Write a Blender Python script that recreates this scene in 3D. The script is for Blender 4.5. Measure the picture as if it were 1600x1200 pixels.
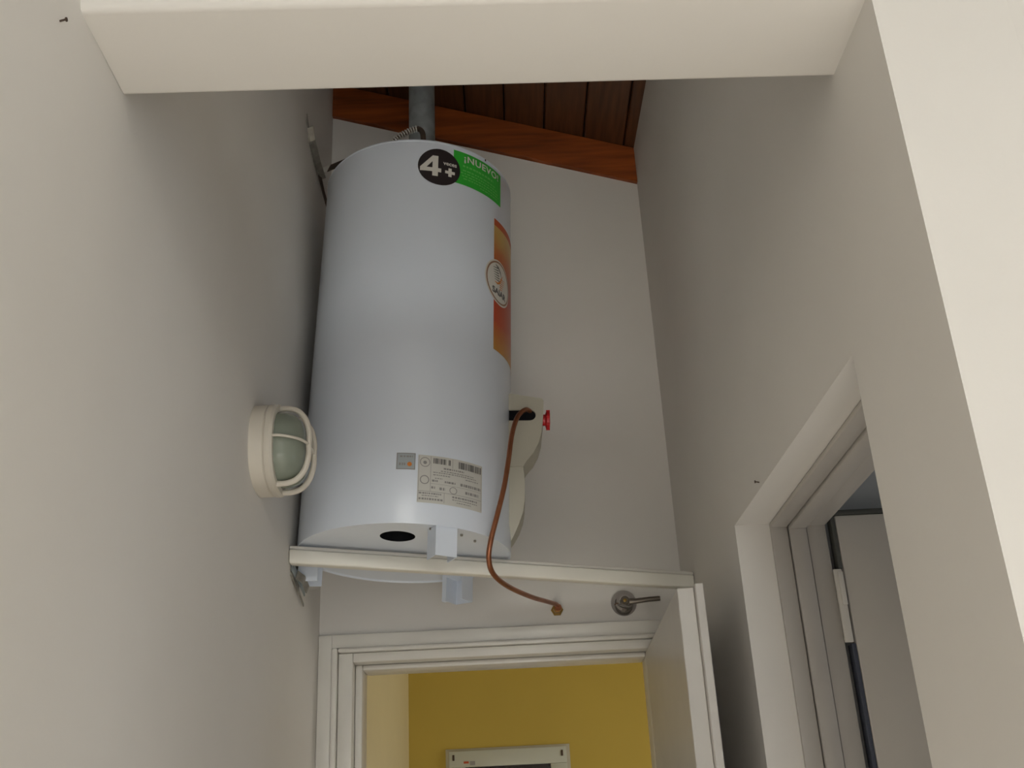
import bpy, bmesh, math, random
from mathutils import Vector, Matrix, Quaternion
random.seed(7)
PI = math.pi
scene = bpy.context.scene
for o in list(bpy.data.objects): bpy.data.objects.remove(o)
COL = scene.collection

# ------------------------------------------------------------------ camera
EYE = 1.55
F_PX, PITCH, ROLL, YAW = 1676.7, 0.41621, -0.05046, 0.01091
cam_d = bpy.data.cameras.new('camera'); cam = bpy.data.objects.new('camera', cam_d); COL.objects.link(cam)
cam_d.sensor_width = 36.0; cam_d.sensor_fit = 'HORIZONTAL'; cam_d.lens = F_PX / 1600 * 36.0
cam_d.clip_start = 0.02; cam_d.clip_end = 200
fw = Vector((math.sin(YAW)*math.cos(PITCH), math.cos(YAW)*math.cos(PITCH), math.sin(PITCH)))
r0 = Vector((math.cos(YAW), -math.sin(YAW), 0)); u0 = r0.cross(fw)
rt = math.cos(ROLL)*r0 + math.sin(ROLL)*u0; up = -math.sin(ROLL)*r0 + math.cos(ROLL)*u0
cam.matrix_world = Matrix(((rt.x, up.x, -fw.x, 0), (rt.y, up.y, -fw.y, 0), (rt.z, up.z, -fw.z, EYE), (0, 0, 0, 1)))
scene.camera = cam

# ------------------------------------------------------------------ world, daylight, exposure
w = bpy.data.worlds.new('sky'); scene.world = w; w.use_nodes = True
bg = w.node_tree.nodes['Background']; bg.inputs[0].default_value = (0.80, 0.88, 1.0, 1); bg.inputs[1].default_value = 1.0
def area(name, loc, target, sx, sy, power, col):
    d = bpy.data.lights.new(name, 'AREA'); d.shape = 'RECTANGLE'; d.size = sx; d.size_y = sy; d.energy = power; d.color = col
    o = bpy.data.objects.new(name, d); COL.objects.link(o); o.location = loc
    o.rotation_euler = (Vector(target) - Vector(loc)).to_track_quat('-Z', 'Y').to_euler()
    return o
area('daylight_rear_doorway', (0.80, -2.97, 1.1), (0.80, 1, 1.1), 2.3, 2.1, 1, (1.0, 0.98, 0.95))
area('added_high_fill', (0.45, -2.97, 3.10), (0.45, 1, 3.10), 1.7, 0.62, 10.5, (1.0, 0.94, 0.84))  # added lamp to brighten the upper shaft and heater top
area('daylight_side_window', (2.57, -0.8, 1.6), (-1, -0.8, 1.6), 1.9, 1.6, 3.0, (0.98, 0.98, 1.0))
sun_d = bpy.data.lights.new('sun', 'SUN'); sun_d.energy = 11.5; sun_d.angle = math.radians(0.6); sun_d.color = (1.0, 0.97, 0.92)
sun = bpy.data.objects.new('sun', sun_d); COL.objects.link(sun); sun.location = (1, -6, 6)
sun.rotation_euler = Vector((-0.10, 0.92, -0.375)).to_track_quat('-Z', 'Y').to_euler()
area('daylight_yellow_room', (1.27, 3.75, 1.7), (-1, 3.75, 1.7), 0.8, 0.9, 6, (1.0, 0.97, 0.90))
area('daylight_side_room', (2.36, 1.62, 1.5), (0, 1.62, 1.5), 0.6, 0.8, 2.6, (0.84, 0.88, 1.0))
vs = scene.view_settings
vs.view_transform = 'Standard'; vs.look = 'None'; vs.gamma = 1.0; vs.use_curve_mapping = False; vs.exposure = 0.0

# ------------------------------------------------------------------ materials
def nodes(m):
    m.use_nodes = True
    return m.node_tree.nodes, m.node_tree.links, m.node_tree.nodes['Principled BSDF']
def mat(name, col, rough=0.5, metal=0.0, var=0.0, vscale=8.0, bump=0.0, bscale=60.0, stretch=(1, 1, 1), spec=0.5, coat=0.0):
    m = bpy.data.materials.new(name); N, L, B = nodes(m)
    B.inputs['Base Color'].default_value = (*col, 1); B.inputs['Roughness'].default_value = rough
    B.inputs['Metallic'].default_value = metal; B.inputs['Specular IOR Level'].default_value = spec
    if coat: B.inputs['Coat Weight'].default_value = coat; B.inputs['Coat Roughness'].default_value = 0.08
    tc = N.new('ShaderNodeTexCoord'); mp = N.new('ShaderNodeMapping'); mp.inputs['Scale'].default_value = stretch
    L.new(tc.outputs['Object'], mp.inputs[0])
    if var:
        n = N.new('ShaderNodeTexNoise'); n.inputs['Scale'].default_value = vscale; n.inputs['Detail'].default_value = 5
        L.new(mp.outputs[0], n.inputs['Vector'])
        r = N.new('ShaderNodeMapRange'); r.inputs[1].default_value = 0.3; r.inputs[2].default_value = 0.7
        r.inputs[3].default_value = 1 - var; r.inputs[4].default_value = 1 + var
        L.new(n.outputs[0], r.inputs[0])
        mx = N.new('ShaderNodeMix'); mx.data_type = 'RGBA'; mx.blend_type = 'MULTIPLY'; mx.inputs[0].default_value = 1
        mx.inputs[6].default_value = (*col, 1); L.new(r.outputs[0], mx.inputs[7]); L.new(mx.outputs[2], B.inputs['Base Color'])
    if bump:
        n2 = N.new('ShaderNodeTexNoise'); n2.inputs['Scale'].default_value = bscale; n2.inputs['Detail'].default_value = 6
        L.new(mp.outputs[0], n2.inputs['Vector'])
        b = N.new('ShaderNodeBump'); b.inputs['Strength'].default_value = bump; b.inputs['Distance'].default_value = 0.004
        L.new(n2.outputs[0], b.inputs['Height']); L.new(b.outputs[0], B.inputs['Normal'])
    return m
def ramp_mat(name, stops, axis, lo, hi, rough=0.35):
    """flat print: colours along one object axis"""
    m = bpy.data.materials.new(name); N, L, B = nodes(m)
    tc = N.new('ShaderNodeTexCoord'); sp = N.new('ShaderNodeSeparateXYZ'); L.new(tc.outputs['Object'], sp.inputs[0])
    nz = N.new('ShaderNodeTexNoise'); nz.inputs['Scale'].default_value = 18; L.new(tc.outputs['Object'], nz.inputs['Vector'])
    r = N.new('ShaderNodeMapRange'); r.inputs[1].default_value = lo; r.inputs[2].default_value = hi; L.new(sp.outputs[axis], r.inputs[0])
    ad = N.new('ShaderNodeMath'); ad.operation = 'MULTIPLY_ADD'; L.new(nz.outputs[0], ad.inputs[0]); ad.inputs[1].default_value = 0.16; L.new(r.outputs[0], ad.inputs[2])
    sb = N.new('ShaderNodeMath'); sb.operation = 'SUBTRACT'; L.new(ad.outputs[0], sb.inputs[0]); sb.inputs[1].default_value = 0.08
    cr = N.new('ShaderNodeValToRGB'); L.new(sb.outputs[0], cr.inputs[0])
    els = cr.color_ramp.elements
    els[0].position = stops[0][0]; els[0].color = (*stops[0][1], 1); els[1].position = stops[-1][0]; els[1].color = (*stops[-1][1], 1)
    for pz, c in stops[1:-1]:
        e = els.new(pz); e.color = (*c, 1)
    L.new(cr.outputs[0], B.inputs['Base Color']); B.inputs['Roughness'].default_value = rough
    return m

M = dict(
    plaster=mat('plaster_paint', (0.80, 0.770, 0.720), 0.75, var=0.025, vscale=2.2, bump=0.10, bscale=45, spec=0.25),
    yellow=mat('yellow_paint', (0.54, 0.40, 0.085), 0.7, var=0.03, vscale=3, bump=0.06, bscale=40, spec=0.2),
    lityellow=mat('lit_yellow_paint', (0.80, 0.71, 0.44), 0.6, var=0.03, vscale=3, bump=0.06, bscale=40, spec=0.3),  # yellow paint made paler to carry the light on the left wall
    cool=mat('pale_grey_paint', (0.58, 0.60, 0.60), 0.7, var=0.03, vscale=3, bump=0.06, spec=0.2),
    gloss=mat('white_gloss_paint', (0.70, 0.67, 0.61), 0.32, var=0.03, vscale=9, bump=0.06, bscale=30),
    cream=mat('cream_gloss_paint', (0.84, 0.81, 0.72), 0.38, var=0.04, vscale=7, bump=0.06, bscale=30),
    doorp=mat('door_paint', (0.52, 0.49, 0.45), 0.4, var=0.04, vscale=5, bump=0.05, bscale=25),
    leafp=mat('side_door_paint', (0.66, 0.62, 0.56), 0.45, var=0.04, vscale=5, bump=0.05, bscale=25),
    floor=mat('floor_tile', (0.70, 0.665, 0.61), 0.4, var=0.05, vscale=3),
    enamel=mat('white_enamel', (0.79, 0.85, 0.94), 0.28, var=0.012, vscale=2, spec=0.5, coat=0.3),
    enamel_foot=mat('white_enamel_foot', (0.79, 0.85, 0.94), 0.35),
    zinc=mat('galvanised_steel', (0.36, 0.40, 0.41), 0.5, metal=0.55, var=0.25, vscale=26, bump=0.05),
    steel=mat('dull_steel', (0.34, 0.32, 0.28), 0.5, metal=0.6, var=0.3, vscale=40),
    rust=mat('rusty_steel', (0.075, 0.05, 0.035), 0.8, metal=0.2, var=0.4, vscale=30),
    dark=mat('dark_void', (0.012, 0.012, 0.014), 0.9, spec=0.1),
    beige=mat('beige_plastic', (0.50, 0.475, 0.385), 0.45, var=0.02, vscale=6),
    red=mat('red_plastic', (0.62, 0.015, 0.02), 0.35),
    coil=mat('bright_coil', (0.74, 0.72, 0.66), 0.35, metal=0.35),
    seal=mat('dark_grey_gap_shade', (0.085, 0.088, 0.078), 0.7),  # dark tone of the shaded gap round the side door leaf
    gapshade2=mat('blue_grey_gap_shade', (0.075, 0.085, 0.115), 0.5),  # bluish tone of the shaded gap below the hinge
    logobrown=mat('brown_print', (0.30, 0.17, 0.10), 0.45),
    leafw=mat('white_leaf_paint', (0.60, 0.57, 0.525), 0.34, var=0.03, vscale=9, bump=0.05, bscale=30),
    copper=mat('copper', (0.36, 0.14, 0.07), 0.34, metal=0.75, var=0.22, vscale=22),
    brass=mat('brass', (0.42, 0.27, 0.08), 0.3, metal=0.9),
    chrome=mat('chrome', (0.40, 0.38, 0.375), 0.07, metal=1.0),
    chromed=mat('worn_chrome', (0.19, 0.165, 0.135), 0.35, metal=0.7),
    plank=mat('stained_plank', (0.105, 0.038, 0.012), 0.42, var=0.35, vscale=9, bump=0.12, bscale=14, stretch=(9, 0.6, 9)),
    rafter=mat('stained_beam', (0.30, 0.070, 0.012), 0.42, var=0.4, vscale=6, bump=0.15, bscale=12, stretch=(0.8, 6, 9)),
    lampm=mat('cream_lamp_enamel', (0.66, 0.61, 0.52), 0.4, var=0.03, vscale=10),
    black=mat('black_print', (0.022, 0.016, 0.018), 0.4),
    green=mat('green_print', (0.03, 0.42, 0.035), 0.4, var=0.06, vscale=20),
    white=mat('white_print', (0.72, 0.70, 0.64), 0.45),
    palegreen=mat('pale_green_print', (0.16, 0.55, 0.12), 0.45),
    paper=mat('label_paper', (0.66, 0.65, 0.60), 0.5),
    ink=mat('grey_ink', (0.12, 0.115, 0.11), 0.5),
    ink2=mat('faded_ink', (0.30, 0.29, 0.28), 0.5),
    silver=mat('silver_sticker', (0.40, 0.44, 0.46), 0.4),
    orange=mat('orange_print', (0.66, 0.22, 0.03), 0.4),
    redor=mat('red_orange_print', (0.50, 0.075, 0.015), 0.4),
    mirror=mat('dark_mirror_glass', (0.02, 0.012, 0.012), 0.08),
    frame=mat('grey_white_frame', (0.55, 0.57, 0.50), 0.4),
    band=ramp_mat('sunset_print', [(0.0, (0.60, 0.30, 0.05)), (0.22, (0.50, 0.07, 0.02)), (0.50, (0.42, 0.05, 0.02)), (0.72, (0.48, 0.12, 0.02)), (0.88, (0.56, 0.36, 0.10)), (1.0, (0.62, 0.42, 0.14))], 2, 0.46, 0.83),
)
def glass_mat():
    m = bpy.data.materials.new('frosted_lamp_glass'); N, L, B = nodes(m)
    B.inputs['Base Color'].default_value = (0.50, 0.56, 0.46, 1); B.inputs['Roughness'].default_value = 0.16
    B.inputs['Transmission Weight'].default_value = 0.55; B.inputs['IOR'].default_value = 1.35
    return m
M['glass'] = glass_mat()
def pane_mat():
    m = bpy.data.materials.new('window_glass'); N, L, B = nodes(m)
    B.inputs['Base Color'].default_value = (0.9, 0.95, 0.95, 1); B.inputs['Roughness'].default_value = 0.03; B.inputs['Transmission Weight'].default_value = 1.0
    return m
M['pane'] = pane_mat()

# ------------------------------------------------------------------ helpers
def link(name, me, m=None, parent=None):
    o = bpy.data.objects.new(name, me); COL.objects.link(o)
    if m: me.materials.append(M[m])
    if parent: o.parent = parent
    return o
def finish(bm, name, smooth=False, angle=35):
    bmesh.ops.recalc_face_normals(bm, faces=bm.faces)
    me = bpy.data.meshes.new(name); bm.to_mesh(me); bm.free()
    if smooth:
        for f in me.polygons: f.use_smooth = True
        try: me.set_sharp_from_angle(angle=math.radians(angle))
        except Exception: pass
    return me
def obj(name, bm, m, parent=None, smooth=False, angle=35):
    return link(name, finish(bm, name, smooth, angle), m, parent)
def thing(name, label, cat, loc=(0, 0, 0), group=None):
    o = bpy.data.objects.new(name, None); COL.objects.link(o); o.location = loc; o.empty_display_size = 0.05
    o['label'] = label; o['category'] = cat
    if group: o['group'] = group
    return o
def tag(o, label, cat, group=None):
    o['label'] = label; o['category'] = cat
    if group: o['group'] = group
    return o
def struct(o): o['kind'] = 'structure'; return o
def sempty(name, loc=(0, 0, 0)):
    o = bpy.data.objects.new(name, None); COL.objects.link(o); o.location = loc; o['kind'] = 'structure'; return o
def hexa(bm, c):
    """c: 8 corners, bottom loop then top loop"""
    v = [bm.verts.new(p) for p in c]
    for f in ((0, 3, 2, 1), (4, 5, 6, 7), (0, 1, 5, 4), (1, 2, 6, 5), (2, 3, 7, 6), (3, 0, 4, 7)): bm.faces.new([v[i] for i in f])
    return v
def abox(bm, x0, x1, y0, y1, z0, z1):
    return hexa(bm, [(x0, y0, z0), (x1, y0, z0), (x1, y1, z0), (x0, y1, z0), (x0, y0, z1), (x1, y0, z1), (x1, y1, z1), (x0, y1, z1)])
def bev(bm, r, seg=2):
    if r: bmesh.ops.bevel(bm, geom=list(bm.edges) + list(bm.verts), offset=r, segments=seg, affect='EDGES', profile=0.5)
def box(name, x0, x1, y0, y1, z0, z1, m, parent=None, r=0.0):
    bm = bmesh.new(); abox(bm, x0, x1, y0, y1, z0, z1); bmesh.ops.recalc_face_normals(bm, faces=bm.faces); bev(bm, r)
    return obj(name, bm, m, parent, smooth=r > 0)
def aprism(bm, poly, fn, a0, a1):
    """poly of (u,v); fn(u,v,a) -> xyz"""
    A = [bm.verts.new(fn(u, v, a0)) for u, v in poly]; B = [bm.verts.new(fn(u, v, a1)) for u, v in poly]
    n = len(poly); bm.faces.new(A); bm.faces.new(B[::-1])
    for i in range(n): bm.faces.new((A[i], B[i], B[(i+1) % n], A[(i+1) % n]))
def atube(bm, pts, r, seg=10, cap=True, rf=None):
    pts = [Vector(p) for p in pts]; rings = []; nrm = None
    for i, p in enumerate(pts):
        t = ((pts[i+1] if i < len(pts)-1 else p) - (pts[i-1] if i else p)).normalized()
        if nrm is None: nrm = t.orthogonal().normalized()
        else: nrm = (nrm - t*nrm.dot(t)).normalized()
        b = t.cross(nrm); rr = rf(i) if rf else r
        rings.append([bm.verts.new(p + rr*(math.cos(2*PI*k/seg)*nrm + math.sin(2*PI*k/seg)*b)) for k in range(seg)])
    for a, b in zip(rings, rings[1:]):
        for k in range(seg): bm.faces.new((a[k], a[(k+1) % seg], b[(k+1) % seg], b[k]))
    if cap: bm.faces.new(rings[0][::-1]); bm.faces.new(rings[-1])
def spline(P, n=10):
    P = [Vector(p) for p in P]; Q = [2*P[0]-P[1]] + P + [2*P[-1]-P[-2]]; out = []
    for i in range(1, len(Q)-2):
        for k in range(n):
            t = k/n; a, b, c, d = Q[i-1], Q[i], Q[i+1], Q[i+2]
            out.append(0.5*((2*b) + (c-a)*t + (2*a-5*b+4*c-d)*t*t + (3*b-a-3*c+d)*t**3))
    return out + [P[-1]]
def alathe(bm, prof, seg=48, fn=lambda r, a, z: (r*math.cos(a), r*math.sin(a), z), cap0=True, cap1=True):
    rings = [[bm.verts.new(fn(r, 2*PI*k/seg, z)) for k in range(seg)] for r, z in prof]
    for a, b in zip(rings, rings[1:]):
        for k in range(seg): bm.faces.new((a[k], a[(k+1) % seg], b[(k+1) % seg], b[k]))
    if cap0: bm.faces.new(rings[0][::-1])
    if cap1: bm.faces.new(rings[-1])

# ------------------------------------------------------------------ room shell
D = 2.75                                     # back wall of the passage
XL = lambda y: -0.4918 - 0.00634*(y - D)     # left wall face
XR = lambda y: 0.4420 - 0.01623*(y - D)      # passage right wall face
ROOF = lambda x: 3.680 - 0.318*x             # underside of the boarding
RAFT = lambda x: 3.5525 - 0.318*x            # underside of the timber on the back wall
LTOP = 2.80  # lintel top, left open above to let the added light over
LZ = 2.497                                   # underside of the lintel
def ly0(x): return 0.9942 + 0.0248*x         # lintel front face
def ly1(x): return 1.1555 + 0.0248*x         # lintel rear edge

bm = bmesh.new()
y0, y1 = -3.15, 2.90
hexa(bm, [(XL(y0)-.15, y0, -.1), (XL(y0), y0, -.1), (XL(y1), y1, -.1), (XL(y1)-.15, y1, -.1),
          (XL(y0)-.15, y0, 4.0), (XL(y0), y0, 4.0), (XL(y1), y1, 4.0), (XL(y1)-.15, y1, 4.0)])
wall_left = struct(obj('wall_left', bm, 'plaster'))

# back wall of the passage with the door opening, sloping top under the timber
OXL, OXR, OZ = -0.4405, 0.3905, 2.0412          # rough opening
bm = bmesh.new()
fy = lambda u, v, a: (u, a, v)
xa, xb = XL(D)-.02, XR(D)+.02
aprism(bm, [(xa, 0), (OXL, 0), (OXL, OZ), (OXR, OZ), (OXR, 0), (xb, 0), (xb, RAFT(xb)), (xa, RAFT(xa))], fy, D, 2.89)
struct(obj('wall_back', bm, 'plaster'))

# right wall of the passage with the side doorway
YJ, YB, ZD = 2.0803, 1.2866, 2.138
XO = 0.632
bm = bmesh.new()
def rw(ya, yb, za, zb):
    hexa(bm, [(XR(ya), ya, za), (XO, ya, za), (XO, yb, za), (XR(yb), yb, za), (XR(ya), ya, zb), (XO, ya, zb), (XO, yb, zb), (XR(yb), yb, zb)])
yn = ly0(XR(1.0))
rw(yn, YB, 0, ZD); rw(YJ, 2.89, 0, ZD); rw(yn, YB, ZD, 3.75); rw(YB, YJ, ZD, 3.75); rw(YJ, 2.89, ZD, 3.75)
bmesh.ops.remove_doubles(bm, verts=bm.verts, dist=1e-5)
struct(obj('wall_right', bm, 'plaster'))

# lintel wall over the passage mouth (bevelled lower edges) and the wall to its right
bm = bmesh.new()
x0, x1 = XL(1.0)-.0, XR(1.0)
hexa(bm, [(x0, ly0(x0), LZ), (x1, ly0(x1), LZ), (x1, ly1(x1), LZ), (x0, ly1(x0), LZ),
          (x0, ly0(x0), LTOP), (x1, ly0(x1), LTOP), (x1, ly1(x1), LTOP), (x0, ly1(x0), LTOP)])
bmesh.ops.recalc_face_normals(bm, faces=bm.faces)
ed = [e for e in bm.edges if all(abs(v.co.z - LZ) < 1e-6 for v in e.verts) and abs(e.verts[0].co.x - e.verts[1].co.x) > .5]
bmesh.ops.bevel(bm, geom=ed, offset=0.010, segments=4, affect='EDGES', profile=0.5)
struct(obj('wall_lintel', bm, 'plaster', smooth=True, angle=50))
bm = bmesh.new()
x0, x1 = XR(1.0), 2.75
hexa(bm, [(x0, ly0(x0), 0), (x1, ly0(x1), 0), (x1, ly0(x1)+.15, 0), (x0, ly0(x0)+.15, 0),
          (x0, ly0(x0), 4.0), (x1, ly0(x1), 4.0), (x1, ly0(x1)+.15, 4.0), (x0, ly0(x0)+.15, 4.0)])
bmesh.ops.recalc_face_normals(bm, faces=bm.faces)
ed = [e for e in bm.edges if all(abs(v.co.x - x0) < 1e-6 and v.co.y < ly0(x0)+.01 for v in e.verts)]
bmesh.ops.bevel(bm, geom=ed, offset=0.004, segments=2, affect='EDGES', profile=0.5)
struct(obj('wall_front', bm, 'plaster', smooth=True, angle=50))

# the room the camera stands in
struct(box('floor', -0.75, 2.8, -3.2, 4.7, -0.1, 0.0, 'floor'))
struct(box('ceiling', -0.455, 2.75, -3.15, 1.02, 3.60, 3.70, 'plaster'))
struct(box('trim_1', -0.62, 0.62, 1.02, 1.06, 3.48, 3.98, 'plaster'))
def holed_wall(name, axis, pos, thick, a0, a1, z0, z1, ha0, ha1, hz0, hz1, m):
    bm = bmesh.new()
    def b(p, q, za, zb):
        if axis == 'y': abox(bm, p, q, pos, pos+thick, za, zb)
        else: abox(bm, pos, pos+thick, p, q, za, zb)
    b(a0, ha0, z0, z1); b(ha1, a1, z0, z1); b(ha0, ha1, z0, hz0); b(ha0, ha1, hz1, z1)
    return struct(obj(name, bm, m))
bm = bmesh.new()
for q in ((-0.455, -0.35, 0, 3.60), (1.95, 2.75, 0, 3.60), (-0.35, 1.95, 2.15, 2.75), (-0.35, 1.95, 3.45, 3.60)): abox(bm, q[0], q[1], -3.15, -3.0, q[2], q[3])
struct(obj('wall_rear', bm, 'plaster'))
holed_wall('wall_side', 'x', 2.60, .15, -3.0, 1.03, 0, 3.60, -1.8, 0.2, 0.75, 2.45, 'plaster')
def window(name, axis, pos, a0, a1, z0, z1):
    root = sempty(name)
    def bx(n, p, q, za, zb, t0, t1, m):
        if axis == 'y': return box(n, p, q, pos+t0, pos+t1, za, zb, m, root, 0)
        return box(n, pos+t0, pos+t1, p, q, za, zb, m, root, 0)
    f = .05
    bx('window_frame', a0, a1, z0, z0+f, 0, .05, 'gloss'); bx('window_frame', a0, a1, z1-f, z1, 0, .05, 'gloss')
    for p in (a0, (a0+a1)/2-f/2, a1-f): bx('window_frame', p, p+f, z0+f, z1-f, 0, .05, 'gloss')
    bx('pane', a0+f, (a0+a1)/2-f/2, z0+f, z1-f, .02, .026, 'pane'); bx('pane', (a0+a1)/2+f/2, a1-f, z0+f, z1-f, .02, .026, 'pane')
pd = sempty('door_3', (0, -3.12, 0))           # open patio doorway behind the camera
for xx in (-0.35, 1.90): box('jamb', xx, xx+.05, 0, .06, 0, 2.15, 'gloss', pd, .003)
box('head', -0.30, 1.90, 0, .06, 2.10, 2.15, 'gloss', pd, .003)
window('added_high_window', 'y', -3.10, -0.35, 1.95, 2.75, 3.45)  # unseen high window, added to go with the high lamp
window('window_1', 'x', 2.67, -1.8, 0.2, 0.75, 2.45)

# the yellow room beyond the passage door
struct(box('wall_yellow_left', -0.56, -0.435, 2.89, 4.62, 0, 2.62, 'lityellow'))
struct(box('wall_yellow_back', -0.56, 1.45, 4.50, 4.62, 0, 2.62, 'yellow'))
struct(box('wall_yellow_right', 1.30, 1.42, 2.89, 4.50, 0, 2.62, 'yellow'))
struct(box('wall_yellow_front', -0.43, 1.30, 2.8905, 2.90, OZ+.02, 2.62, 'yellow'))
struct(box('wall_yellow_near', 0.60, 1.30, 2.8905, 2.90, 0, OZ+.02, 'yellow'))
struct(box('ceiling', -0.56, 1.45, 2.90, 4.62, 2.62, 2.72, 'plaster'))
# the side room
struct(box('wall_room_far', XO, 2.52, 2.125, 2.20, 0, 2.62, 'cool'))
struct(box('wall_room_end', 2.40, 2.52, 1.2, 2.125, 0, 2.62, 'cool'))
struct(box('ceiling', XO+.002, 2.52, 1.17, 2.20, 2.62, 2.72, 'cool'))

# ------------------------------------------------------------------ boarded roof and timber
roof = sempty('ceiling')
pw = 0.1215
xs = [-0.0724 + pw*k for k in range(-5, 6)]
k = 0
plank_me = None
for xa in xs:
    xb = xa + pw - 0.0035
    xa2, xb2 = max(xa, -0.64), min(xb, 0.66)
    bm = bmesh.new(); dz = random.uniform(-.0015, .0015)
    hexa(bm, [(xa2, 1.06, ROOF(xa2)+dz), (xb2, 1.06, ROOF(xb2)+dz), (xb2, 2.92, ROOF(xb2)+dz), (xa2, 2.92, ROOF(xa2)+dz),
              (xa2, 1.06, ROOF(xa2)+.022+dz), (xb2, 1.06, ROOF(xb2)+.022+dz), (xb2, 2.92, ROOF(xb2)+.022+dz), (xa2, 2.92, ROOF(xa2)+.022+dz)])
    bmesh.ops.recalc_face_normals(bm, faces=bm.faces); bev(bm, .004, 1)
    obj('plank', bm, 'plank', roof)
bm = bmesh.new()
hexa(bm, [(-.66, 1.06, ROOF(-.66)+.026), (.68, 1.06, ROOF(.68)+.026), (.68, 2.92, ROOF(.68)+.026), (-.66, 2.92, ROOF(-.66)+.026),
          (-.66, 1.06, ROOF(-.66)+.045), (.68, 1.06, ROOF(.68)+.045), (.68, 2.92, ROOF(.68)+.045), (-.66, 2.92, ROOF(-.66)+.045)])
obj('roof_lining', bm, 'dark', roof)
bm = bmesh.new()
n = 14; xa, xb = XL(D)+.0005, XR(D)-.0005
rows = []
for i in range(n+1):
    x = xa + (xb-xa)*i/n; j = random.uniform(-.003, .003)
    rows.append([bm.verts.new(c) for c in ((x, 2.737, RAFT(x)+.002+j), (x, 2.86, RAFT(x)+.002+j), (x, 2.86, ROOF(x)-.003), (x, 2.737, ROOF(x)-.003))])
for a, b in zip(rows, rows[1:]):
    for q in range(4): bm.faces.new((a[q], a[(q+1) % 4], b[(q+1) % 4], b[q]))
bm.faces.new(rows[0]); bm.faces.new(rows[-1][::-1])
tag(obj('roof_beam', bm, 'rafter', None), 'reddish brown stained timber beam sloping along the top of the back wall', 'beam')

# ------------------------------------------------------------------ door to the yellow room
d1 = sempty('door_1', (0, D, 0))
ol, orr, ot = XL(D)+.001, XR(D)-.001, 2.088
def ring(name, i0, i1, t0, t1, f0, f1, m, r):
    """one casing member: left, head and right pieces between side insets i0, i1 and top insets t0, t1; front f0, back f1 from the wall face"""
    box(name, ol+i0, ol+i1, f0, f1, 0, ot-t0, m, d1, r)
    box(name, ol+i1, orr-i1, f0, f1, ot-t1, ot-t0, m, d1, r)
    box(name, orr-i1, orr-i0, f0, f1, 0, ot-t0, m, d1, r)
ring('casing_board', 0.0, 0.034, 0.0, .034, -.014, -.0005, 'gloss', .002)
ring('moulding', 0.0345, 0.050, .0345, .046, -.024, .0, 'gloss', .005)
ring('frame_member', 0.0505, 0.087, .0465, .070, -.012, .14, 'gloss', .003)
ring('door_stop', 0.0875, 0.106, .0705, .084, .030, .12, 'gloss', .004)
# open leaf with a rebated leading edge
LT = 2.008
hx, hy = 0.330, -.018                      # hinge corner, relative to the wall face
lx, lyy = 0.317, 2.035 - D                 # leading corner
leaf = link('door_leaf', bpy.data.meshes.new('door_leaf'), None, d1)
bm = bmesh.new()
def leafhex(bm, s0, s1, t0, t1, z0, z1):
    a = Vector((hx, hy)); u = (Vector((lx, lyy)) - a); L_ = u.length; u.normalize(); nrm = Vector((-u.y, u.x))
    if nrm.x < 0: nrm = -nrm
    c = [a + u*s + nrm*t for s, t in ((s0, t0), (s1, t0), (s1, t1), (s0, t1))]
    hexa(bm, [(p.x, p.y, z0) for p in c] + [(p.x, p.y, z1) for p in c]); return L_
LL = (Vector((lx, lyy)) - Vector((hx, hy))).length
leafhex(bm, 0, LL, 0, .032, .01, LT); bmesh.ops.recalc_face_normals(bm, faces=bm.faces); bev(bm, .0015, 1)
bm.to_mesh(leaf.data); bm.free(); leaf.data.materials.append(M['leafw'])
bm = bmesh.new(); leafhex(bm, 0.0, LL+.018, .0322, .048, .01, LT+.004); bmesh.ops.recalc_face_normals(bm, faces=bm.faces); bev(bm, .0015, 1)
obj('edge_lip', bm, 'leafw', leaf)
for z in (1.78, 1.0, .25):
    bm = bmesh.new(); atube(bm, [(hx+.02, hy-.006, z-.05), (hx+.02, hy-.006, z+.05)], .006, 10); obj('hinge', bm, 'steel', leaf, True)

# ------------------------------------------------------------------ side doorway
d2 = sempty('door_2', (XO, YJ, 0))
def sb(name, x0, x1, y0, y1, z0, z1, m, r=0.002, par=None): return box(name, x0-XO, x1-XO, y0-YJ, y1-YJ, z0, z1, m, par or d2, r)
hy_ = YJ - .001; ny_ = YB + .001; hz = ZD - .001
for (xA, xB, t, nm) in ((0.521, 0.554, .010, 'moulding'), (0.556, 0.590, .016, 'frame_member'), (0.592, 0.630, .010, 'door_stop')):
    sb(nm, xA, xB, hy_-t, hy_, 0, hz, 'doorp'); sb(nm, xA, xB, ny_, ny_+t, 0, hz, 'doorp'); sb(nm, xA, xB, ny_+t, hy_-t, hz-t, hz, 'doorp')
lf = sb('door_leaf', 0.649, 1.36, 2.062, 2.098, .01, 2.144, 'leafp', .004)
for nm, q in (('top_gap_shade', (0.640, 1.36, 2.0625, 2.090, 2.1445, 2.1555, 'seal', .002)), ('side_gap_shade', (0.640, 0.6485, 2.0625, 2.090, 2.037, 2.144, 'seal', .002)), ('side_gap_shade', (0.640, 0.6485, 2.0625, 2.090, .01, 1.894, 'gapshade2', .002))):  # dark strips standing in for the shaded gap round the leaf
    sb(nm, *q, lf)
hg = sb('hinge', 0.628, 0.644, 2.058, 2.066, 1.895, 2.036, 'gloss', .002)
box('hinge_pin', .002, .012, 2.054-YJ, 2.058-YJ, 1.965, 2.030, 'gloss', hg, .001)

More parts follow.
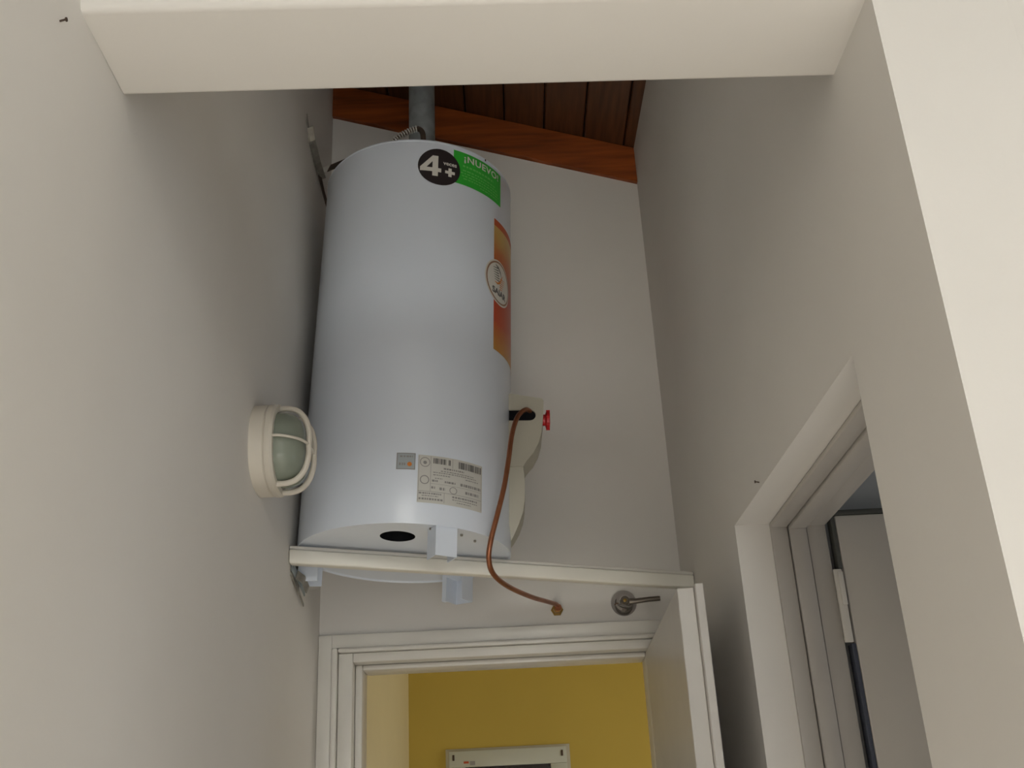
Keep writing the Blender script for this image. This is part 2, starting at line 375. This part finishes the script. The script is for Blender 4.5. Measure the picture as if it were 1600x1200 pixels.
# ------------------------------------------------------------------ water heater
HC = Vector((-0.2411, 2.4248, 2.2011)); R = 0.243; H = 0.994
heater = thing('water_heater', 'tall white cylindrical gas water heater raised above the doorway on a white bar', 'water heater', HC)
ax = Vector((0.0441, 0.0237, 1)).normalized()
heater.scale = (1.0103,)*3; heater.rotation_mode = 'QUATERNION'; heater.rotation_quaternion = Vector((0, 0, 1)).rotation_difference(ax)
bm = bmesh.new()
alathe(bm, [(R-.004, 0.004), (R-.0005, 0.0), (R, .003), (R, H-.010), (R-.003, H-.003), (R-.010, H), (R-.014, H+.001), (R*.6, H+.012), (.045, H+.016)], 96, cap0=False, cap1=True)
obj('body', bm, 'enamel', heater, True, 40)
bm = bmesh.new(); alathe(bm, [(R+.0006, H-.0125), (R+.0012, H-.011), (R+.0012, H-.009), (R+.0004, H-.0075)], 96, cap0=False, cap1=False)
obj('lid_seam', bm, 'enamel_foot', heater, True)
# bottom plate with a round air hole
bm = bmesh.new()
def loop(cx, cy, r, n, z):
    v = [bm.verts.new((cx+r*math.cos(2*PI*k/n), cy+r*math.sin(2*PI*k/n), z)) for k in range(n)]
    return [bm.edges.new((v[k], v[(k+1) % n])) for k in range(n)]
hox, hoy, hor = -.002, -.136, .0385
e = loop(0, 0, R-.003, 80, .004) + loop(hox, hoy, hor, 36, .004)
bmesh.ops.triangle_fill(bm, use_beauty=True, edges=e)
plate = obj('bottom_plate', bm, 'enamel', heater)
bm = bmesh.new()
alathe(bm, [(hor, .004), (hor, .07)], 36, lambda r, a, z: (hox+r*math.cos(a), hoy+r*math.sin(a), z), False, True)
obj('air_hole', bm, 'dark', plate)
for (px, py) in ((.075, -.195), (.138, -.150), (.165, -.105)):
    bm = bmesh.new(); alathe(bm, [(.0026, -.0004), (.003, .001), (.003, .0038)], 10, lambda r, a, z: (px+r*math.cos(a), py+r*math.sin(a), z)); obj('screw', bm, 'steel', plate, True)
# three folded sheet-metal feet, open towards the middle
for a in (-62.4, 57.6, 177.6):
    bm = bmesh.new(); t = .0022; wd = .049; dp = .045; hh = .062
    ca, sa = math.cos(math.radians(a)), math.sin(math.radians(a))
    def P(r, s, z): return (r*ca - s*sa, r*sa + s*ca, z)
    def fb(ra, rb, s0, s1, z0, z1, tp=0.0):
        hexa(bm, [P(ra+tp, s0, z0), P(rb-tp, s0, z0), P(rb-tp, s1, z0), P(ra+tp, s1, z0), P(ra, s0, z1), P(rb, s0, z1), P(rb, s1, z1), P(ra, s1, z1)])
    ro = .2375
    fb(ro-t, ro, -wd/2, wd/2, -hh, .003); fb(ro-dp, ro-t, -wd/2, -wd/2+t, -hh, .003); fb(ro-dp, ro-t, wd/2-t, wd/2, -hh, .003)
    fb(ro-dp, ro-dp+.012, wd/2, wd/2+.010, -hh, .003)if a == 57.6 else None
    fb(ro-dp, ro-t, -wd/2+t, wd/2-t, -.004, .003)
    obj('foot', bm, 'enamel_foot', heater)
# cast shadowless little holes/screws on the rim
def cp(a, h, off): 
    a = math.radians(a); return ((R+off)*math.cos(a), (R+off)*math.sin(a), h)
def apatch(bm, a0, a1, h0, h1, off, n=None):
    n = n or max(1, int(abs(a1-a0)/4)+1)
    lo = [bm.verts.new(cp(a0+(a1-a0)*i/n, h0, off)) for i in range(n+1)]; hi = [bm.verts.new(cp(a0+(a1-a0)*i/n, h1, off)) for i in range(n+1)]
    for i in range(n): bm.faces.new((lo[i], lo[i+1], hi[i+1], hi[i]))
DEG = math.degrees(1/R)                      # degrees per metre of arc
def disc(bm, ac, hc, ra, rh, off, n=40, rings=4, r0=0.0, shear=0.0):
    prev = None
    for q in range(0, rings+1):
        f = r0 + (1-r0)*q/rings
        ringv = [bm.verts.new(cp(ac + DEG*(ra*f*math.cos(2*PI*k/n)), hc + rh*f*math.sin(2*PI*k/n), off)) for k in range(n)] if f > 0 else [bm.verts.new(cp(ac, hc, off))]
        if prev:
            for k in range(n):
                if len(prev) == 1: bm.faces.new((prev[0], ringv[k], ringv[(k+1) % n]))
                else: bm.faces.new((prev[k], ringv[k], ringv[(k+1) % n], prev[(k+1) % n]))
        prev = ringv
def text_part(name, s, size, ac, hc, off, m, parent, sx=1.0, tilt=0.0, weight=0.0, space=1.0):
    c = bpy.data.curves.new(name, 'FONT'); c.body = s; c.size = size; c.align_x = 'CENTER'; c.align_y = 'CENTER'; c.offset = weight; c.space_character = space
    c.resolution_u = 3
    t = bpy.data.objects.new(name+'_tmp', c); COL.objects.link(t)
    dg = bpy.context.evaluated_depsgraph_get(); me0 = t.evaluated_get(dg).to_mesh()
    bm = bmesh.new(); bm.from_mesh(me0); t.evaluated_get(dg).to_mesh_clear(); bpy.data.objects.remove(t); bpy.data.curves.remove(c)
    ct, st = math.cos(tilt), math.sin(tilt)
    for v in bm.verts:
        x, y = v.co.x*sx, v.co.y
        x, y = x*ct - y*st, x*st + y*ct
        v.co = cp(ac + DEG*x, hc + y, off)
    return obj(name, bm, m, parent)

# black "4 veces +" disc and green strip
bm = bmesh.new(); apatch(bm, -64.5, -26.3, .877, .974, .0006, 24)
st2 = obj('green_sticker', bm, 'green', heater, True); st2['label'] = 'green sticker strip reading NUEVO'
bm = bmesh.new(); disc(bm, -72.8, .912, .0535, .0535, .0010)
st1 = obj('round_sticker', bm, 'black', heater, True); st1['label'] = 'round black sticker with a big four'
bm = bmesh.new()
def quad4(p):                                  # quad on the drum given in metres round (-78.0 deg, .913)
    bm.faces.new([bm.verts.new(cp(-78.0 + DEG*x, .913 + y, .0017)) for x, y in p])
quad4([(.004, .030), (.018, .030), (.018, -.030), (.004, -.030)])                        # stem
apatch(bm, -78.0-DEG*.026, -78.0+DEG*.026, .913-.0175, .913-.006, .0017, 8)              # cross bar
quad4([(.004, .030), (.004, .0125), (-.0105, -.0062), (-.026, -.0062)])                     # slanted stroke
obj('lettering', bm, 'white', st1)
text_part('lettering', 'veces', .0165, -66.6, .9255, .0017, 'white', st1, 0.95, weight=.0004)
bm = bmesh.new()
for hw, hv in ((.0125, .0042), (.0042, .0125)): apatch(bm, -66.6-DEG*hw, -66.6+DEG*hw, .9005-hv, .9005+hv, .0017, 2)
obj('lettering', bm, 'white', st1)
text_part('lettering', '\u00a1NUEVO!', .0262, -43.6, .956, .0014, 'white', st2, 1.10, weight=.0006, space=1.10)
bm = bmesh.new()
rows_ = [(.9335, .0055, -58.5, -34.5), (.9205, .0035, -58.5, -33), (.912, .003, -60, -31), (.904, .003, -59, -29.5), (.896, .003, -58, -29), (.888, .003, -46, -29.5)]
for hh, th, a0, a1 in rows_:
    a = a0
    while a < a1:
        wd = random.uniform(1.0, 2.6)
        apatch(bm, a, min(a+wd, a1), hh-th/2, hh+th/2, .0012, 1); a += wd + random.uniform(.5, .9)
obj('print_lines', bm, 'palegreen', st2)

# orange logo band running round the right side
bm = bmesh.new(); apatch(bm, -33.2, 34, .462, .828, .0006, 34)
band = obj('logo_band', bm, 'band', heater, True); band['label'] = 'orange and red printed band'
bm = bmesh.new(); apatch(bm, -33.2, 34, .809, .8285, .0010, 34); obj('band_stripe', bm, 'redor', band, True)
bm = bmesh.new(); disc(bm, -27.3, .652, .0600, .0620, .0012); lg = obj('logo_disc', bm, 'white', band, True)
bm = bmesh.new(); disc(bm, -27.3, .652, .0560, .0580, .0016, rings=1, r0=.92); obj('logo_ring', bm, 'logobrown', lg, True)
text_part('lettering', 'SAIAR', .0225, -27.4, .6225, .0018, 'ink', lg, 1.08, weight=.0011)
bm = bmesh.new()
def stroke(p0, p1, w0, w1, off=.0018):
    (a0, h0), (a1, h1) = p0, p1
    bm.faces.new([bm.verts.new(cp(a, h, off)) for a, h in ((a0, h0-w0), (a1, h1-w1), (a1, h1+w1), (a0, h0+w0))])
for i in range(6): stroke((-34.2+.25*i, .6855-.0062*i), (-29.0+.35*i, .6905-.0068*i), .0006, .0017)
for q0, q1, w0, w1 in (((-31.8, .697), (-28.6, .692), .001, .0032), ((-28.6, .692), (-26.2, .681), .0032, .0036), ((-26.2, .681), (-25.0, .670), .0036, .001)): stroke(q0, q1, w0, w1)
obj('emblem', bm, 'ink', lg)
bm = bmesh.new()
for i in range(6): stroke((-26.6-.15*i, .6655-.0060*i), (-20.8-.6*i, .6685-.0062*i), .0017, .0006)
for q0, q1, w0, w1 in (((-32.6, .6475), (-29.6, .6465), .0008, .0026), ((-29.6, .6465), (-27.0, .6540), .0026, .0040), ((-27.0, .6540), (-25.2, .6670), .0040, .0034), ((-25.2, .6670), (-23.4, .6800), .0034, .0008)): stroke(q0, q1, w0, w1)
obj('emblem', bm, 'orange', lg)

# rating label, printed lines and bar codes
bm = bmesh.new(); apatch(bm, -78.8, -42.0, .047, .154, .0006, 22)
lab = obj('rating_label', bm, 'paper', heater, True); lab['label'] = 'white rating label with bar codes'
bm = bmesh.new()
def bars(a0, a1, h0, h1):
    a = a0
    while a < a1:
        wd = random.choice((.18, .3, .45, .6)); apatch(bm, a, min(a+wd, a1), h0, h1, .0012, 1); a += wd + random.choice((.16, .25, .4))
bars(-71.0, -64.2, .1365, .1490); bars(-62.9, -61.8, .1365, .1490); bars(-57.2, -43.0, .1335, .1490)
obj('bar_code', bm, 'ink', lab)
bm = bmesh.new()
def textrow(h, th, a0, a1, mn=.5, mx=1.4):
    a = a0
    while a < a1:
        wd = random.uniform(mn, mx); apatch(bm, a, min(a+wd, a1), h-th/2, h+th/2, .0012, 1); a += wd + random.uniform(.25, .5)
for h, th, a0, a1 in ((.1275, .0035, -65.5, -54), (.121, .002, -67, -48), (.1165, .002, -71, -46), (.111, .002, -71, -62), (.111, .002, -53, -45),
                      (.1035, .0018, -70, -66), (.0975, .0045, -71.5, -68.5), (.0975, .0045, -64.8, -58.8), (.0975, .006, -56, -43.0),
                      (.082, .005, -71.8, -69.8), (.081, .006, -67.5, -64.5), (.0815, .006, -53, -44.5),
                      (.068, .0035, -78, -66.5), (.0625, .0018, -76.5, -68), (.0555, .0042, -78, -65.5),
                      (.0665, .004, -60.5, -45.5), (.0605, .002, -60.5, -45.5), (.055, .0018, -58, -49.5)):
    textrow(h, th, a0, a1)
obj('print_lines', bm, 'ink2', lab)
bm = bmesh.new()
for a in (-78.4, -72.3, -62.6 + 2, -42.6): apatch(bm, a-.09, a+.09, .131 if abs(a+60.6) < .1 else (.0725 if a == -72.3 else .05), .152, .0011, 1)
apatch(bm, -78.4, -42.6, .0722, .0730, .0011); apatch(bm, -72.3, -42.6, .0905, .0910, .0011); apatch(bm, -65.0, -64.8, .05, .0722, .0011, 1)
disc(bm, -75.3, .138, .011, .011, .0012, rings=1, r0=.86); disc(bm, -75.3, .137, .004, .004, .0012, n=12, rings=1)
disc(bm, -75.3, .098, .010, .010, .0012, rings=1, r0=.8); disc(bm, -60.0, .081, .009, .008, .0012, rings=1, r0=.82)
obj('print_rules', bm, 'ink2', lab)
bm = bmesh.new(); apatch(bm, -89.7, -80.2, .119, .1565, .0006, 4); sm = obj('small_sticker', bm, 'ink2', heater, True); sm['label'] = 'small silver square sticker'
bm = bmesh.new(); apatch(bm, -89.2, -80.7, .121, .1545, .0009, 4); obj('sticker_face', bm, 'silver', sm, True)
bm = bmesh.new(); textrow(.1485, .004, -88, -81.5, .8, 1.3); textrow(.131, .006, -88.4, -85, .6, 1.2); obj('print_lines', bm, 'ink2', sm)
bm = bmesh.new(); disc(bm, -83.1, .131, .005, .005, .0013, n=16, rings=1); obj('sun_mark', bm, 'orange', sm)
bm = bmesh.new(); disc(bm, -42.0, .983, .0025, .0035, .0012, n=10, rings=1); obj('rivet', bm, 'rust', heater)

# gas control box on the right side (local +x)
fxz = lambda u, v, a: (u, a, v)
AX = lambda h: R - .006
prof = [(.232, .387), (.318, .372), (.322, .366), (.3205, .330), (.316, .285), (.309, .258), (.296, .232), (.281, .214), (.273, .200), (.232, .200)]
notch_hi, notch_lo = .343, .315
pn = [(.232, .387), (.318, .372), (.322, .366), (.3205, .330), (.316, .285), (.309, .258), (.296, .232), (.281, .214), (.273, .200), (.232, .200), (.232, notch_lo)]
cxn, czn, rn = .289, (notch_hi+notch_lo)/2, (notch_hi-notch_lo)/2
for k in range(9):
    t = -PI/2 + PI*k/8; pn.append((cxn + rn*math.cos(t), czn + rn*math.sin(t)))
pn.append((.232, notch_hi))
Y0, Y1, Y2 = -.046, -.015, .050
bm = bmesh.new(); aprism(bm, pn, fxz, Y0, Y1)
cb = obj('control_cover', bm, 'beige', heater); 
bm = bmesh.new(); aprism(bm, prof, fxz, Y1, Y2); obj('cover_body', bm, 'beige', cb)
bm = bmesh.new()
slot = [(.233, notch_lo+.0003)] + [(cxn + (rn-.0003)*math.cos(-PI/2 + PI*k/8), czn + (rn-.0003)*math.sin(-PI/2 + PI*k/8)) for k in range(9)] + [(.233, notch_hi-.0003)]
aprism(bm, slot, fxz, Y0+.005, Y1-.0004); obj('slot_interior', bm, 'dark', cb)
bm = bmesh.new()
low = [(.228, .1995), (.272, .1995), (.2745, .180), (.276, .150), (.275, .115), (.271, .088), (.262, .062), (.250, .040), (.236, .022), (.231, .040), (.228, .06)]
aprism(bm, low, fxz, Y0+.004, Y2-.004)
bmesh.ops.recalc_face_normals(bm, faces=bm.faces)
# the near lower corner is cut back, leaving the slanted underside in view
for v in bm.verts:
    if v.co.y < 0 and v.co.z < .055: v.co.y += (.055 - v.co.z)*1.4
obj('burner_cover', bm, 'beige', heater, True, 30)
bm = bmesh.new()
def kx(r, a, z): return (z, .002 + r*math.cos(a), .336 + r*math.sin(a))
alathe(bm, [(.014, .3195), (.014, .326), (.020, .328), (.0235, .330), (.0235, .336), (.021, .3375), (.008, .3378)], 24, kx)
kn = obj('control_knob', bm, 'red', heater, True); kn['label'] = 'red control knob'
for k in range(8):
    a = 2*PI*k/8
    bm = bmesh.new(); abox(bm, .3285, .3372, .002+.0235*math.cos(a)-.002, .002+.0235*math.cos(a)+.002, .336+.0235*math.sin(a)-.002, .336+.0235*math.sin(a)+.002)
    obj('grip_rib', bm, 'red', kn)

# ------------------------------------------------------------------ flue, hose, brackets, bar
flue = thing('flue_pipe', 'grey galvanised flue pipe rising from the heater to the roof boards', 'pipe', (-0.190, 2.452, 3.205))
bm = bmesh.new(); atube(bm, [(0, 0, 0.03), (.003, .003, .49)], .0365, 32); obj('tube', bm, 'zinc', flue, True)
bm = bmesh.new(); atube(bm, [(0, 0, .016), (0, 0, .05)], .040, 32); obj('collar', bm, 'zinc', flue, True)

hose_p = spline([(-.300, 2.36, 3.228), (-.268, 2.335, 3.278), (-.246, 2.33, 3.305), (-.224, 2.33, 3.320), (-.204, 2.33, 3.330), (-.188, 2.33, 3.332), (-.178, 2.332, 3.320), (-.176, 2.335, 3.29), (-.175, 2.34, 3.235)], 22)
hb = Vector((-.175, 2.34, 3.225))
hose = thing('flexible_hose', 'ribbed metal flexible hose looping over the top of the heater', 'hose', hb)
nrib = int(len(hose_p)*.60)
bm = bmesh.new(); atube(bm, [p-hb for p in hose_p[:nrib]], .0052, 10); sl = obj('hose_core', bm, 'rust', hose, True)
bm = bmesh.new(); acc = 0.0; last = hose_p[0]
for q in range(1, nrib-1):
    acc += (hose_p[q]-last).length; last = hose_p[q]
    if acc > .0068:
        acc = 0.0; t = (hose_p[q+1]-hose_p[q-1]).normalized(); c = hose_p[q]-hb
        atube(bm, [c - t*.0019, c - t*.0011, c + t*.0011, c + t*.0019], .009, 14, True, lambda i: (.0072, .0088, .0088, .0072)[i])
obj('coil_rings', bm, 'coil', sl, True)
bm = bmesh.new(); atube(bm, [p-hb for p in hose_p[nrib-1:]], .0072, 12); obj('end_tube', bm, 'rust', hose, True)

bar = thing('support_bar', 'white painted bar across the passage carrying the water heater', 'bar', (XL(2.33), 2.33, 2.195))
A = Vector((XL(2.325)+.001, 2.325, 2.171)); B = Vector((XR(2.565)-.001, 2.565, 2.126))
def barhex(y_off0, y_off1, z0, z1, m, nm, r):
    bm = bmesh.new(); o = bar.location
    c = []
    for z in (z0, z1):
        for p, yo in ((A, y_off0), (B, y_off0), (B, y_off1), (A, y_off1)): c.append((p.x-o.x, p.y+yo-o.y, p.z+z-o.z))
    hexa(bm, c); bmesh.ops.recalc_face_normals(bm, faces=bm.faces); bev(bm, r, 3); return obj(nm, bm, m, bar, True)
barhex(0, .030, 0, .032, 'cream', 'rail', .004)
barhex(.004, .030, .0322, .0405, 'gloss', 'top_strip', .002)

br = thing('wall_bracket', 'bent metal strap fixed to the left wall behind the heater top', 'bracket', (XL(2.4), 2.34, 3.33))
def strip(bm, pts, wv, t=.0025):
    """flat strap: pts path, wv width vector, thickness along the normal"""
    pts = [Vector(p) for p in pts]; wv = Vector(wv)
    L_ = []
    for i, p in enumerate(pts):
        d = ((pts[min(i+1, len(pts)-1)]) - pts[max(i-1, 0)]).normalized(); n_ = d.cross(wv).normalized()*t/2
        L_.append([bm.verts.new(c) for c in (p-wv/2-n_, p+wv/2-n_, p+wv/2+n_, p-wv/2+n_)])
    for a, b in zip(L_, L_[1:]):
        for q in range(4): bm.faces.new((a[q], a[(q+1) % 4], b[(q+1) % 4], b[q]))
    bm.faces.new(L_[0][::-1]); bm.faces.new(L_[-1])
o_ = Vector(br.location)
bm = bmesh.new(); strip(bm, [Vector(p)-o_ for p in ((-.4865, 2.330, 3.385), (-.487, 2.376, 3.352), (-.487, 2.457, 3.340), (-.486, 2.545, 3.342))], (0, 0.0, .026)); strip(bm, [Vector(p)-o_ for p in ((-.479, 2.345, 3.366), (-.478, 2.376, 3.344), (-.477, 2.457, 3.330), (-.476, 2.535, 3.332))], (.014, 0.0, .006)); obj('wall_plate', bm, 'steel', br)
bm = bmesh.new(); strip(bm, [Vector(p)-o_ for p in ((-.486, 2.530, 3.352), (-.458, 2.520, 3.355))], (.004, .02, .034)); obj('corner_fold', bm, 'gloss', br)
bm = bmesh.new(); strip(bm, [Vector(p)-o_ for p in ((-.458, 2.520, 3.355), (-.425, 2.520, 3.370), (-.392, 2.520, 3.385))], (0.006, .02, .036)); obj('arm', bm, 'rust', br)
bm = bmesh.new(); strip(bm, [Vector(p)-o_ for p in ((-.484, 2.52, 3.335), (-.474, 2.52, 3.285), (-.456, 2.52, 3.215))], (.006, .014, 0.0)); obj('hanging_strap', bm, 'rust', br)

an = thing('wall_anchor', 'small torn metal anchor on the left wall under the end of the bar', 'bracket', (XL(2.4), 2.38, 2.14))
o_ = Vector(an.location)
bm = bmesh.new(); strip(bm, [Vector(p)-o_ for p in ((-.487, 2.352, 2.170), (-.480, 2.40, 2.155), (-.478, 2.47, 2.138))], (0, .006, .020)); obj('plate', bm, 'zinc', an)
bm = bmesh.new(); strip(bm, [Vector(p)-o_ for p in ((-.487, 2.35, 2.152), (-.484, 2.44, 2.126), (-.484, 2.49, 2.112))], (0, .0, .006)); obj('lower_flange', bm, 'steel', an)
bm = bmesh.new(); strip(bm, [Vector(p)-o_ for p in ((-.480, 2.38, 2.158), (-.468, 2.40, 2.150), (-.464, 2.43, 2.134))], (0.004, .006, .018)); obj('fold', bm, 'steel', an)

# ------------------------------------------------------------------ copper gas pipe and wall valve
gp = thing('gas_pipe', 'thin copper gas pipe bending from the control box down to the wall', 'pipe', (0.116, 2.75, 2.127))
o_ = Vector(gp.location)
path = spline([(.068, 2.415, 2.540), (.066, 2.392, 2.534), (.053, 2.366, 2.527), (.034, 2.34, 2.498), (.019, 2.315, 2.444), (.008, 2.29, 2.373), (-.004, 2.272, 2.307), (-.020, 2.255, 2.243), (-.038, 2.245, 2.177),
               (-.044, 2.26, 2.139), (-.035, 2.30, 2.116), (-.004, 2.39, 2.109), (.048, 2.53, 2.115), (.094, 2.66, 2.129), (.114, 2.712, 2.133), (.118, 2.727, 2.128)], 8)
bm = bmesh.new(); atube(bm, [p-o_ for p in path], .0058, 12); obj('copper_tube', bm, 'copper', gp, True)
bm = bmesh.new()
def wy(cx, cz): return lambda r, a, z: (cx + r*math.cos(a), -z, cz + r*math.sin(a))
alathe(bm, [(.016, .0005), (.0155, .004), (.011, .008), (.0105, .022)], 6, wy(0, 0)); obj('brass_nut', bm, 'brass', gp)
bm = bmesh.new(); alathe(bm, [(.008, .018), (.009, .030), (.0065, .034)], 16, wy(.002, .001)); obj('flare_fitting', bm, 'copper', gp, True)

sv = thing('stop_valve', 'chrome wall valve with a round cover and a lever above the door casing', 'valve', (0.288, 2.75, 2.136))
bm = bmesh.new(); alathe(bm, [(.0325, .0003), (.0330, .003), (.0315, .007), (.022, .020), (.013, .027), (.0125, .030)], 40, wy(0, 0)); obj('flange', bm, 'chrome', sv, True, 50)
bm = bmesh.new(); alathe(bm, [(.0115, .030), (.0115, .034), (.009, .037)], 24, wy(0, 0)); sp_ = obj('spindle', bm, 'chromed', sv, True)
bm = bmesh.new(); alathe(bm, [(.0045, .037), (.0045, .0385), (.001, .0395)], 16, wy(0, 0)); obj('cap_screw', bm, 'brass', sp_, True)
bm = bmesh.new(); atube(bm, [(.010, -.022, -.001), (.03, -.026, -.001), (.06, -.030, .001), (.090, -.030, .002)], .006, 12, True, lambda i: (.0085, .0068, .0062, .0062)[i]); obj('lever', bm, 'chromed', sv, True)

# ------------------------------------------------------------------ bulkhead lamp on the left wall
LY, LZc = 2.000, 2.312
lamp = thing('bulkhead_lamp', 'oval cream bulkhead wall lamp with glass dome and wire guard', 'lamp', (XL(LY), LY, LZc))
HA, HB = .094, .088
def el(r, a, z):                              # superellipse section, r scales the outline, z runs off the wall
    c, s = math.cos(a), math.sin(a); e = 2/2.35
    return (z, HA*r*math.copysign(abs(c)**e, c), HB*r*math.copysign(abs(s)**e, s))
bm = bmesh.new(); alathe(bm, [(1.0, .0005), (1.0, .026), (.97, .029)], 56, el); obj('base', bm, 'lampm', lamp, True)
bm = bmesh.new(); alathe(bm, [(.965, .029), (1.0, .0295), (1.01, .032), (1.01, .040), (.97, .045), (.84, .045), (.83, .041), (.83, .032)], 56, el, False, False); rim = obj('rim', bm, 'lampm', lamp, True)
bm = bmesh.new(); alathe(bm, [(.83, .034), (.83, .048), (.81, .062), (.75, .077), (.62, .088), (.43, .094), (.20, .0965), (.02, .097)], 56, el, False, True); obj('glass_dome', bm, 'glass', lamp, True, 80)
bm = bmesh.new(); abox(bm, .010, .044, -.014, .030, .084, .096); bmesh.ops.recalc_face_normals(bm, faces=bm.faces); bev(bm, .005, 2); obj('hinge_lug', bm, 'lampm', lamp, True)
gpar = []
for yo in (-.028, .028):
    pts = [(.040, yo, .078), (.062, yo, .078), (.082, yo, .071), (.097, yo, .052), (.104, yo, .024), (.104, yo, 0), (.104, yo, -.024), (.097, yo, -.052), (.082, yo, -.071), (.062, yo, -.078), (.040, yo, -.078)]
    bm = bmesh.new(); atube(bm, spline(pts, 5), .0058, 10); obj('guard_wire', bm, 'lampm', lamp, True)
pts = [(.040, -.087, .0), (.060, -.085, 0), (.085, -.068, 0), (.099, -.045, 0), (.104, -.02, 0), (.104, .02, 0), (.099, .045, 0), (.085, .068, 0), (.060, .085, 0), (.040, .087, 0)]
bm = bmesh.new(); atube(bm, spline(pts, 5), .003, 8); obj('guard_wire', bm, 'lampm', lamp, True)
bm = bmesh.new(); alathe(bm, [(.026, .0006), (.026, .045), (.018, .05)], 20, lambda r, a, z: (z, r*math.cos(a), r*math.sin(a))); obj('lamp_socket', bm, 'lampm', lamp, True)

# ------------------------------------------------------------------ framed mirror in the yellow room
mr = thing('framed_mirror', 'grey-white framed mirror with dark glass hung on the yellow wall', 'mirror', (-0.042, 4.50, 1.46))
fw_ = .233; ft = .49; fb = .062
box('frame_rail', -fw_, fw_, -.024, -.0005, ft-fb, ft, 'frame', mr, .003); box('frame_rail', -fw_, fw_, -.024, -.0005, -.2, -.2+fb, 'frame', mr, .003)
box('frame_stile', -fw_, -fw_+.065, -.0235, -.0005, -.2+fb, ft-fb, 'frame', mr, .003); box('frame_stile', fw_-.065, fw_, -.0235, -.0005, -.2+fb, ft-fb, 'frame', mr, .003)
box('glass', -fw_+.06, fw_-.06, -.012, -.001, -.2+fb-.005, ft-fb+.005, 'mirror', mr, 0)
box('back_board', -fw_-.014, fw_+.014, -.006, -.0003, -.21, ft+.010, 'beige', mr, .002)
for s in (-1, 1): box('clip', s*(fw_-.018)-.004, s*(fw_-.018)+.004, -.028, -.0235, ft-.036, ft-.014, 'rust', mr, .001)
box('tag', -.175, -.155, -.0255, -.0238, ft-.048, ft-.040, 'redor', mr, 0); box('tag', -.150, -.130, -.0255, -.0238, ft-.055, ft-.040, 'ink2', mr, 0)

# ------------------------------------------------------------------ small nails left in the walls
for (px, py, pz, sx, lb) in ((0.457, 1.846, 2.150, -1, 'tiny dark nail in the right wall just above the side doorway'), (-0.481, 0.940, 2.440, 1, 'tiny dark nail in the left wall below the end of the beam')):
    nt = thing('nail', lb, 'nail', (XR(py) if sx < 0 else XL(py), py, pz))
    bm = bmesh.new(); atube(bm, [(0, 0, 0), (sx*.007, -.001, .001)], .0012, 8); obj('shank', bm, 'rust', nt, True)
    bm = bmesh.new(); atube(bm, [(sx*.0070, -.001, .001), (sx*.0085, -.001, .001)], .0026, 10); obj('head', bm, 'rust', nt, True)
